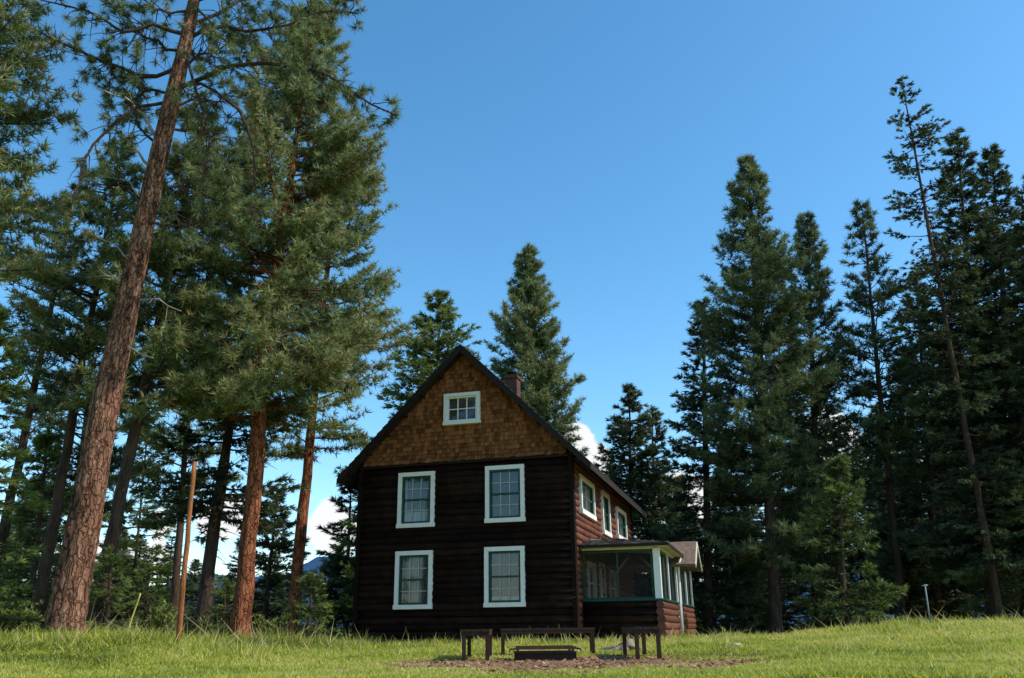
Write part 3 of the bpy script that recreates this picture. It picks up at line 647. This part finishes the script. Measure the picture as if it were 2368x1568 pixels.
def screen(P,a0,a1,z0,z1,mull):
    mb=MB(); s=.05
    mb.boxp(P,a0,a0+s,-.03,.03,z0,z1); mb.boxp(P,a1-s,a1,-.03,.03,z0,z1); mb.boxp(P,a0+s,a1-s,-.03,.028,z0,z0+s); mb.boxp(P,a0+s,a1-s,-.03,.028,z1-s,z1)
    for k in range(1,mull+1):
        x=a0+(a1-a0)*k/(mull+1); mb.boxp(P,x-.022,x+.022,-.025,.025,z0+s,z1-s)
    fr=mb.build('screen_frame',M['green'],house)
    mb=MB(); mb.add([P(a0+s,0,z0+s),P(a1-s,0,z0+s),P(a1-s,0,z1-s),P(a0+s,0,z1-s)],[(0,1,2,3)]); mb.build('insect_screen',M['screen'],fr)
screen(PP,.17,PW-.12,zsill+.002,zscr,1)
ps=[d0+.12,3.0,5.2]
for i in range(2): screen(PQ,ps[i]+.09,ps[i+1]-.09,zsill+.002,zscr,1)
screen(PQ,6.5,8.6,zsill+.002,zscr,1); screen(PQ,8.8,DP-.1,zsill+.002,zscr,1)
def post(x,y,z0,z1,w=.1):
    mb=MB(); mb.box(x-w,x+w,y-w,y+w,z0,z1); mb.build('porch_post',M['white'],house)
post(PW,d0,zsill+.002,zscr+.08,.09); post(PW,3.0,zsill+.002,zscr+.08,.07); post(PW,5.2,.3,zscr+.08,.085); post(PW,6.4,.3,zscr+.08,.085); post(PW,8.7,zsill+.002,zscr+.08,.085); post(PW,DP,zsill+.002,zscr+.08,.085)
mb=MB(); mb.boxp(PP,.16,PW+.1,-.09,.09,zscr+.03,ze+.05); mb.boxp(PQ,d0+.1,DP,-.09,.09,zscr+.03,ze+.05); mb.build('porch_beam',M['cream'],house)
xo=PW+.36; yo=d0-.36; x_in=.13; run=xo-x_in
mb=MB(); A=(x_in,yo,ze);B=(xo,yo,ze);Cc=(x_in,yo+run,zw);E=(xo,DP+.2,ze);G=(x_in,DP+.2,zw)
mb.prism([A,B,Cc],(0,0,.05)); mb.prism([B,E,G,Cc],(0,0,.05))
prf=mb.build('porch_roof',M['cream'],house)
mb=MB()
def lerp(a,b,t): return tuple(a[i]+(b[i]-a[i])*t for i in range(3))
for (p,q_,pa,qa) in ((A,B,Cc,Cc),(B,E,Cc,G)):
    for k in range(11):
        t0,t1=k/11,min(1,(k+1.35)/11); l0,r0=lerp(p,pa,t0),lerp(q_,qa,t0); l1,r1=lerp(p,pa,t1),lerp(q_,qa,t1)
        wd=max(.05,math.dist(l0,r0)); x=0.
        while x<1:
            w=random.uniform(.1,.19)/wd; x1=min(1,x+w*.96)
            a_,b_=lerp(l0,r0,x),lerp(l0,r0,x1); c_,d_=lerp(l1,r1,x1),lerp(l1,r1,x); hh=.05+random.uniform(.02,.05)
            mb.add([(a_[0],a_[1],a_[2]+hh),(b_[0],b_[1],b_[2]+hh),(c_[0],c_[1],c_[2]+.058),(d_[0],d_[1],d_[2]+.058),(a_[0],a_[1],a_[2]+.052),(b_[0],b_[1],b_[2]+.052)],[(0,1,2,3),(4,5,1,0)]); x+=w
mb.build('porch_shakes',M['shake'],prf)
mb=MB(); mb.box(x_in,xo+.015,yo-.025,yo-.001,ze-.03,ze+.05); mb.box(xo+.001,xo+.025,yo,DP+.2,ze-.03,ze+.05); mb.build('porch_fascia',M['rooftrim'],prf)
mb=MB(); mb.box(x_in,xo,yo+.001,d0-.095,ze-.03,ze-.015); mb.box(PW+.095,xo,d0-.094,DP+.15,ze-.03,ze-.015); mb.build('porch_soffit',M['cream'],prf)
for k in range(12):
    yy=d0+1.2+k*.8
    if yy>DP: break
    mb=MB(); mb.prism([(x_in+.05,yy,zw-.03),(PW+.05,yy,ze+.06),(PW+.05,yy,ze-.03),(x_in+.05,yy,zw-.13)],(0,.06,0)); mb.build('porch_rafter',M['cream'],house)
for x0,x1,za,zb_ in ((.3,.95,zscr-.6,zscr+.1),(PW-.3,PW-.95,zscr-.5,zscr+.1)):
    mb=MB(); mb.tube([(x0,4.2,za),(x1,4.2,zb_)],[.04,.04],6); mb.build('porch_brace',M['dimtrim'],house)
gy=5.7; gx=PW+.76; gh=1.3
for sg in (-1,1):
    mb=MB(); mb.prism([(.2,gy,ze+.54),(.2,gy+sg*gh,ze-.26),(.2,gy+sg*gh,ze-.34),(.2,gy,ze+.46)],(gx-.2,0,0)); er=mb.build('entry_roof',M['shake'],house)
    mb=MB(); mb.prism([(gx+.001,gy,ze+.52),(gx+.001,gy+sg*(gh+.02),ze-.28),(gx+.001,gy+sg*(gh+.02),ze-.38),(gx+.001,gy,ze+.40)],(.03,0,0)); mb.build('entry_rake_board',M['cream'],er)
mb=MB(); mb.prism([(PW+.5,gy-.72,ze-.06),(PW+.5,gy+.72,ze-.06),(PW+.5,gy,ze+.40)],(.05,0,0)); mb.build('entry_gable_board',M['cream'],house)
mb=MB(); mb.tube([(PW+.32,4.5,ze-.05),(PW+.22,4.5,ze-.3),(PW+.2,4.5,zsill),(PW+.2,4.5,.35)],[.035]*4,10); mb.build('downpipe',M['white'],house)
mb=MB(); mb.box(PW+.1,PW+.9,5.25,6.35,-.1,.25); mb.build('entry_step',M['concrete'],house)
# ------------------------------------------------------------------ fire pit & benches
def bench(x0,x1,y0,y1,label,ztop):
    xm,ym=(x0+x1)/2,(y0+y1)/2; zg=float(hgt(xm,ym)); H=ztop-zg
    b=empty('bench',(xm,ym,zg),label,'bench','steel framed benches around the fire pit'); hx_,hy_=(x1-x0)/2,(y1-y0)/2
    mb=MB(); lx_=hx_>hy_
    for k in range(3):
        if lx_: a=-hy_+2*hy_*k/3; mb.box(-hx_,hx_,a+.006,a+2*hy_/3-.006,H-.045,H)
        else: a=-hx_+2*hx_*k/3; mb.box(a+.006,a+2*hx_/3-.006,-hy_,hy_,H-.045,H)
    mb.build('seat',M['rust'],b)
    mb=MB(); t=.03; zz0,zz1=H-.10,H-.047; i=.012
    mb.box(-hx_+i,hx_-i,-hy_+i,-hy_+i+t,zz0,zz1); mb.box(-hx_+i,hx_-i,hy_-i-t,hy_-i,zz0,zz1); mb.box(-hx_+i,-hx_+i+t,-hy_+i+t,hy_-i-t,zz0,zz1); mb.box(hx_-i-t,hx_-i,-hy_+i+t,hy_-i-t,zz0,zz1)
    mb.build('seat_frame',M['rust'],b)
    for sx in (-1,1):
        for sy in (-1,1):
            mb=MB(); cx_,cy_=sx*(hx_-.045),sy*(hy_-.045); g_=float(hgt(xm+cx_,ym+cy_))-zg
            mb.box(cx_-.032,cx_+.032,cy_-.032,cy_+.032,g_-.03,H-.048); mb.build('leg',M['rust'],b)
yb=14.6
xa,xb=at(1066,1500,yb)[0][0],at(1133,1500,yb)[0][0]; zt=at(1100,1455,yb)[0][2]
bench(xa,xb,yb,yb+1.75,'dark brown bench seen end-on left of the fire pit',zt)
xa,xb=at(1468,1500,yb)[0][0],at(1531,1500,yb)[0][0]; bench(xa,xb,yb,yb+1.75,'dark brown bench seen end-on right of the fire pit',at(1500,1449,yb)[0][2])
yb=16.8; xa,xb=at(1157,1480,yb)[0][0],at(1377,1480,yb)[0][0]; bench(xa,xb,yb,yb+.42,'long dark bench seen side-on behind the fire pit',at(1266,1452,yb)[0][2])
yf=14.7; xa,xb=at(1189,1510,yf)[0][0],at(1333,1510,yf)[0][0]; zt=at(1260,1495,yf)[0][2]; zg=float(hgt(.5,yf)); Hf=zt-zg
fp=empty('fire_pit',((xa+xb)/2,yf,zg),'low sooty steel fire pit with a grate, in the dirt between the benches','fire pit'); hw_=(xb-xa)/2
mb=MB(); mb.box(-hw_,hw_,0,.012,-.04,Hf*.62); mb.box(-hw_,hw_,.85,.862,-.04,Hf*.62); mb.box(-hw_,-hw_+.012,.013,.849,-.04,Hf*.62); mb.box(hw_-.012,hw_,.013,.849,-.04,Hf*.62); mb.box(-hw_-.01,hw_+.01,-.03,-.001,Hf*.54,Hf*.64); mb.build('firebox',M['soot'],fp)
mb=MB(); mb.box(-hw_+.02,hw_+.0,-.03,0,Hf-.045,Hf); mb.box(-hw_+.02,hw_,.8,.83,Hf-.045,Hf)
for k in range(15): x=-hw_+.05+k*(2*hw_-.1)/14; mb.box(x-.008,x+.008,.001,.799,Hf-.03,Hf-.014)
mb.build('grate',M['rail'],fp)
for sg in (-1,1):
    mb=MB(); mb.tube([(sg*(hw_-.02),.02,Hf-.03),(sg*(hw_+.07),-.01,Hf-.04),(sg*(hw_+.08),-.01,Hf-.08)],[.016]*3,8); mb.build('handle',M['rail'],fp)
    for yy in (-.02,.84):
        mb=MB(); mb.box(sg*(hw_-.06)-.02,sg*(hw_-.06)+.02,yy,yy+.012,Hf*.58,Hf-.046); mb.build('upright',M['rail'],fp)
# ------------------------------------------------------------------ poles, stump, rocks
def stick(name,b_,t_,Y,r,mat,label,cat_):
    p,_=at(*b_,Y); q_,_=at(*t_,Y); p[2]=float(hgt(p[0],Y))-.1
    n=10; pts=[p+(q_-p)*i/(n-1)+np.array([random.uniform(-.015,.015)*(0<i<n-1)*(r>.03),0,0]) for i in range(n)]
    mb=MB(); mb.tube([x-p for x in pts],[r*(1-.25*i/(n-1)) for i in range(n)],10,True,.06)
    o=mb.build(name,mat,None); o.location=p; tag(o,label,cat_); return o
stick('wooden_pole',(411,1488),(450,1068),18.,.058,M['pole'],'bare orange-brown wooden pole leaning right among the left trunks','pole')
stick('dead_stem',(288,1462),(325,1372),18.5,.02,M['yellowstick'],'thin yellow dead stem leaning right beside the ponderosa','dead stem')
p,_=at(2153,1452,21.5); q_,_=at(2139,1355,21.5); p[2]=float(hgt(p[0],21.5))-.1; v=q_-p
sp=empty('standpipe',tuple(p),'thin pale grey metal standpipe with crossbar head on the right meadow rise','standpipe')
mb=MB(); mb.tube([(0,0,0),tuple(v*.5),tuple(v)],[.021,.019,.018],10); mb.build('pipe',M['metal'],sp)
mb=MB(); mb.tube([tuple(v+np.array([-.08,0,.0])),tuple(v+np.array([0,0,.015])),tuple(v+np.array([.07,0,.015]))],[.012,.02,.012],8); mb.build('pipe_head',M['metal'],sp)
p,_=at(1450,1498,18.2); p[2]=float(hgt(p[0],18.2))
st=empty('tree_stump',tuple(p),'weathered pale stump with sprawling roots behind the right bench','stump')
mb=MB(); mb.tube([(0,0,-.05),(.0,0,.08),(.02,0,.16),(.03,0,.25)],[.26,.16,.12,.09],14,True,.22); mb.build('stump_body',M['stumpwood'],st)
for ang,l in ((3.0,.75),(3.6,.5),(2.5,.45),(.2,.5),(5.2,.45),(4.4,.35)):
    mb=MB(); c_,s_=math.cos(ang),math.sin(ang); mb.tube([(c_*.05,s_*.05,.12),(c_*l*.35,s_*l*.35,.075),(c_*l*.6+.03,s_*l*.6,.05),(c_*l*.8,s_*l*.8,.02),(c_*l,s_*l,-.03)],[.065,.05,.045,.035,.02],8,True,.25); mb.build('root',M['stumpwood'],st)
for i,(px,py,Y,r,lab) in enumerate([(1640,1482,20.5,.13,'brownish rock in the grass right of the porch corner'),(1560,1494,19,.09,'small flat stone nearest the right bench'),(1700,1493,19.,.12,'long pale stone on the bare ground farthest right of the benches')]):
    p,_=at(px,py,Y); p[2]=float(hgt(p[0],Y)); bpy.ops.mesh.primitive_ico_sphere_add(subdivisions=3,radius=r,location=p); o=bpy.context.object; o.name='rock'; o.data.name='rock'
    for vv in o.data.vertices: vv.co*=1+.22*math.sin(vv.co.x*31+i)*math.sin(vv.co.y*27+2*i)+.1*math.sin(vv.co.z*50+i); vv.co.z*=.6; vv.co.x*=1.4
    o.data.materials.append(M['stone']); tag(o,lab,'rock')
# ------------------------------------------------------------------ light, sky, camera
az=math.radians(-12); el=math.radians(43)
sv=Vector((math.cos(az)*math.cos(el),math.sin(az)*math.cos(el),math.sin(el)))
L=bpy.data.lights.new('sun','SUN'); L.energy=5; L.angle=math.radians(.5); L.color=(1,.95,.84)
lo=bpy.data.objects.new('sun',L); COL.objects.link(lo); lo.rotation_euler=sv.to_track_quat('Z','Y').to_euler()
w=bpy.data.worlds.new('World'); S.world=w; w.use_nodes=True; nt=w.node_tree; bg=nt.nodes['Background']
sk=N(nt,'ShaderNodeTexSky',sky_type='NISHITA'); sk.sun_disc=False; sk.sun_elevation=el; sk.sun_rotation=math.radians(90)-az; sk.altitude=500; sk.air_density=1.0; sk.dust_density=.7; sk.ozone_density=2.0
hs=N(nt,'ShaderNodeHueSaturation'); hs.inputs['Hue'].default_value=.489; hs.inputs['Saturation'].default_value=1.26; hs.inputs['Value'].default_value=1.66; nt.links.new(sk.outputs[0],hs.inputs['Color'])
tc=N(nt,'ShaderNodeTexCoord'); sx=N(nt,'ShaderNodeSeparateXYZ'); nt.links.new(tc.outputs['Generated'],sx.inputs[0])
mp=N(nt,'ShaderNodeMapping'); mp.inputs['Scale'].default_value=(1,1,1.7); nt.links.new(tc.outputs['Generated'],mp.inputs[0])
nz=N(nt,'ShaderNodeTexNoise'); nz.inputs['Scale'].default_value=13; nz.inputs['Detail'].default_value=9; nz.inputs['Roughness'].default_value=.55; nt.links.new(mp.outputs[0],nz.inputs['Vector'])
thr=N(nt,'ShaderNodeMapRange'); thr.inputs[1].default_value=.05; thr.inputs[2].default_value=.20; thr.inputs[3].default_value=-.12; thr.inputs[4].default_value=-.30; nt.links.new(sx.outputs[2],thr.inputs[0])
tot=mth(nt,'ADD',nz.outputs[0],thr.outputs[0])
for (px,py,rad_) in ((1322,1010,.028),(1350,1050,.038),(1385,1085,.03),(1600,1140,.045),(1560,1170,.04),(1900,1010,.05),(1960,1060,.05),(490,1200,.030),(535,1195,.034),(765,1200,.036),(780,1240,.038),(375,1205,.022),(250,1310,.04),(350,1290,.025),(2200,1080,.05)):
    d=Vector(ray(px,py)).normalized(); ds=N(nt,'ShaderNodeVectorMath',operation='DISTANCE'); ds.inputs[1].default_value=d; nt.links.new(tc.outputs['Generated'],ds.inputs[0])
    mr=N(nt,'ShaderNodeMapRange',interpolation_type='SMOOTHSTEP'); mr.inputs[1].default_value=rad_*.1; mr.inputs[2].default_value=rad_*1.2; mr.inputs[3].default_value=.46; mr.inputs[4].default_value=0; nt.links.new(ds.outputs['Value'],mr.inputs[0])
    tot=mth(nt,'ADD',tot,mr.outputs[0])
cm=N(nt,'ShaderNodeMapRange',interpolation_type='SMOOTHSTEP'); cm.inputs[1].default_value=.50; cm.inputs[2].default_value=.60; nt.links.new(tot,cm.inputs[0])
cc=mixc(nt,hs.outputs[0],(6.5,6.6,6.7),cm.outputs[0]); nt.links.new(cc,bg.inputs['Color']); bg.inputs['Strength'].default_value=.15
cam=bpy.data.cameras.new('camera'); cam.lens=F/2368*36; cam.sensor_width=36; cam.sensor_fit='HORIZONTAL'; cam.clip_end=12000; cam.clip_start=.05
co=bpy.data.objects.new('camera',cam); COL.objects.link(co)
Rv=Vector((1,0,0)); Uv=Vector((0,-sT,cT)); Fv=Vector((0,cT,sT))
cr=Rv*cR-Uv*sR; cu=Rv*sR+Uv*cR
co.matrix_world=Matrix(((cr.x,cu.x,-Fv.x,0),(cr.y,cu.y,-Fv.y,0),(cr.z,cu.z,-Fv.z,EYE),(0,0,0,1)))
S.camera=co
S.view_settings.view_transform='Standard'; S.view_settings.look='None'; S.view_settings.exposure=0
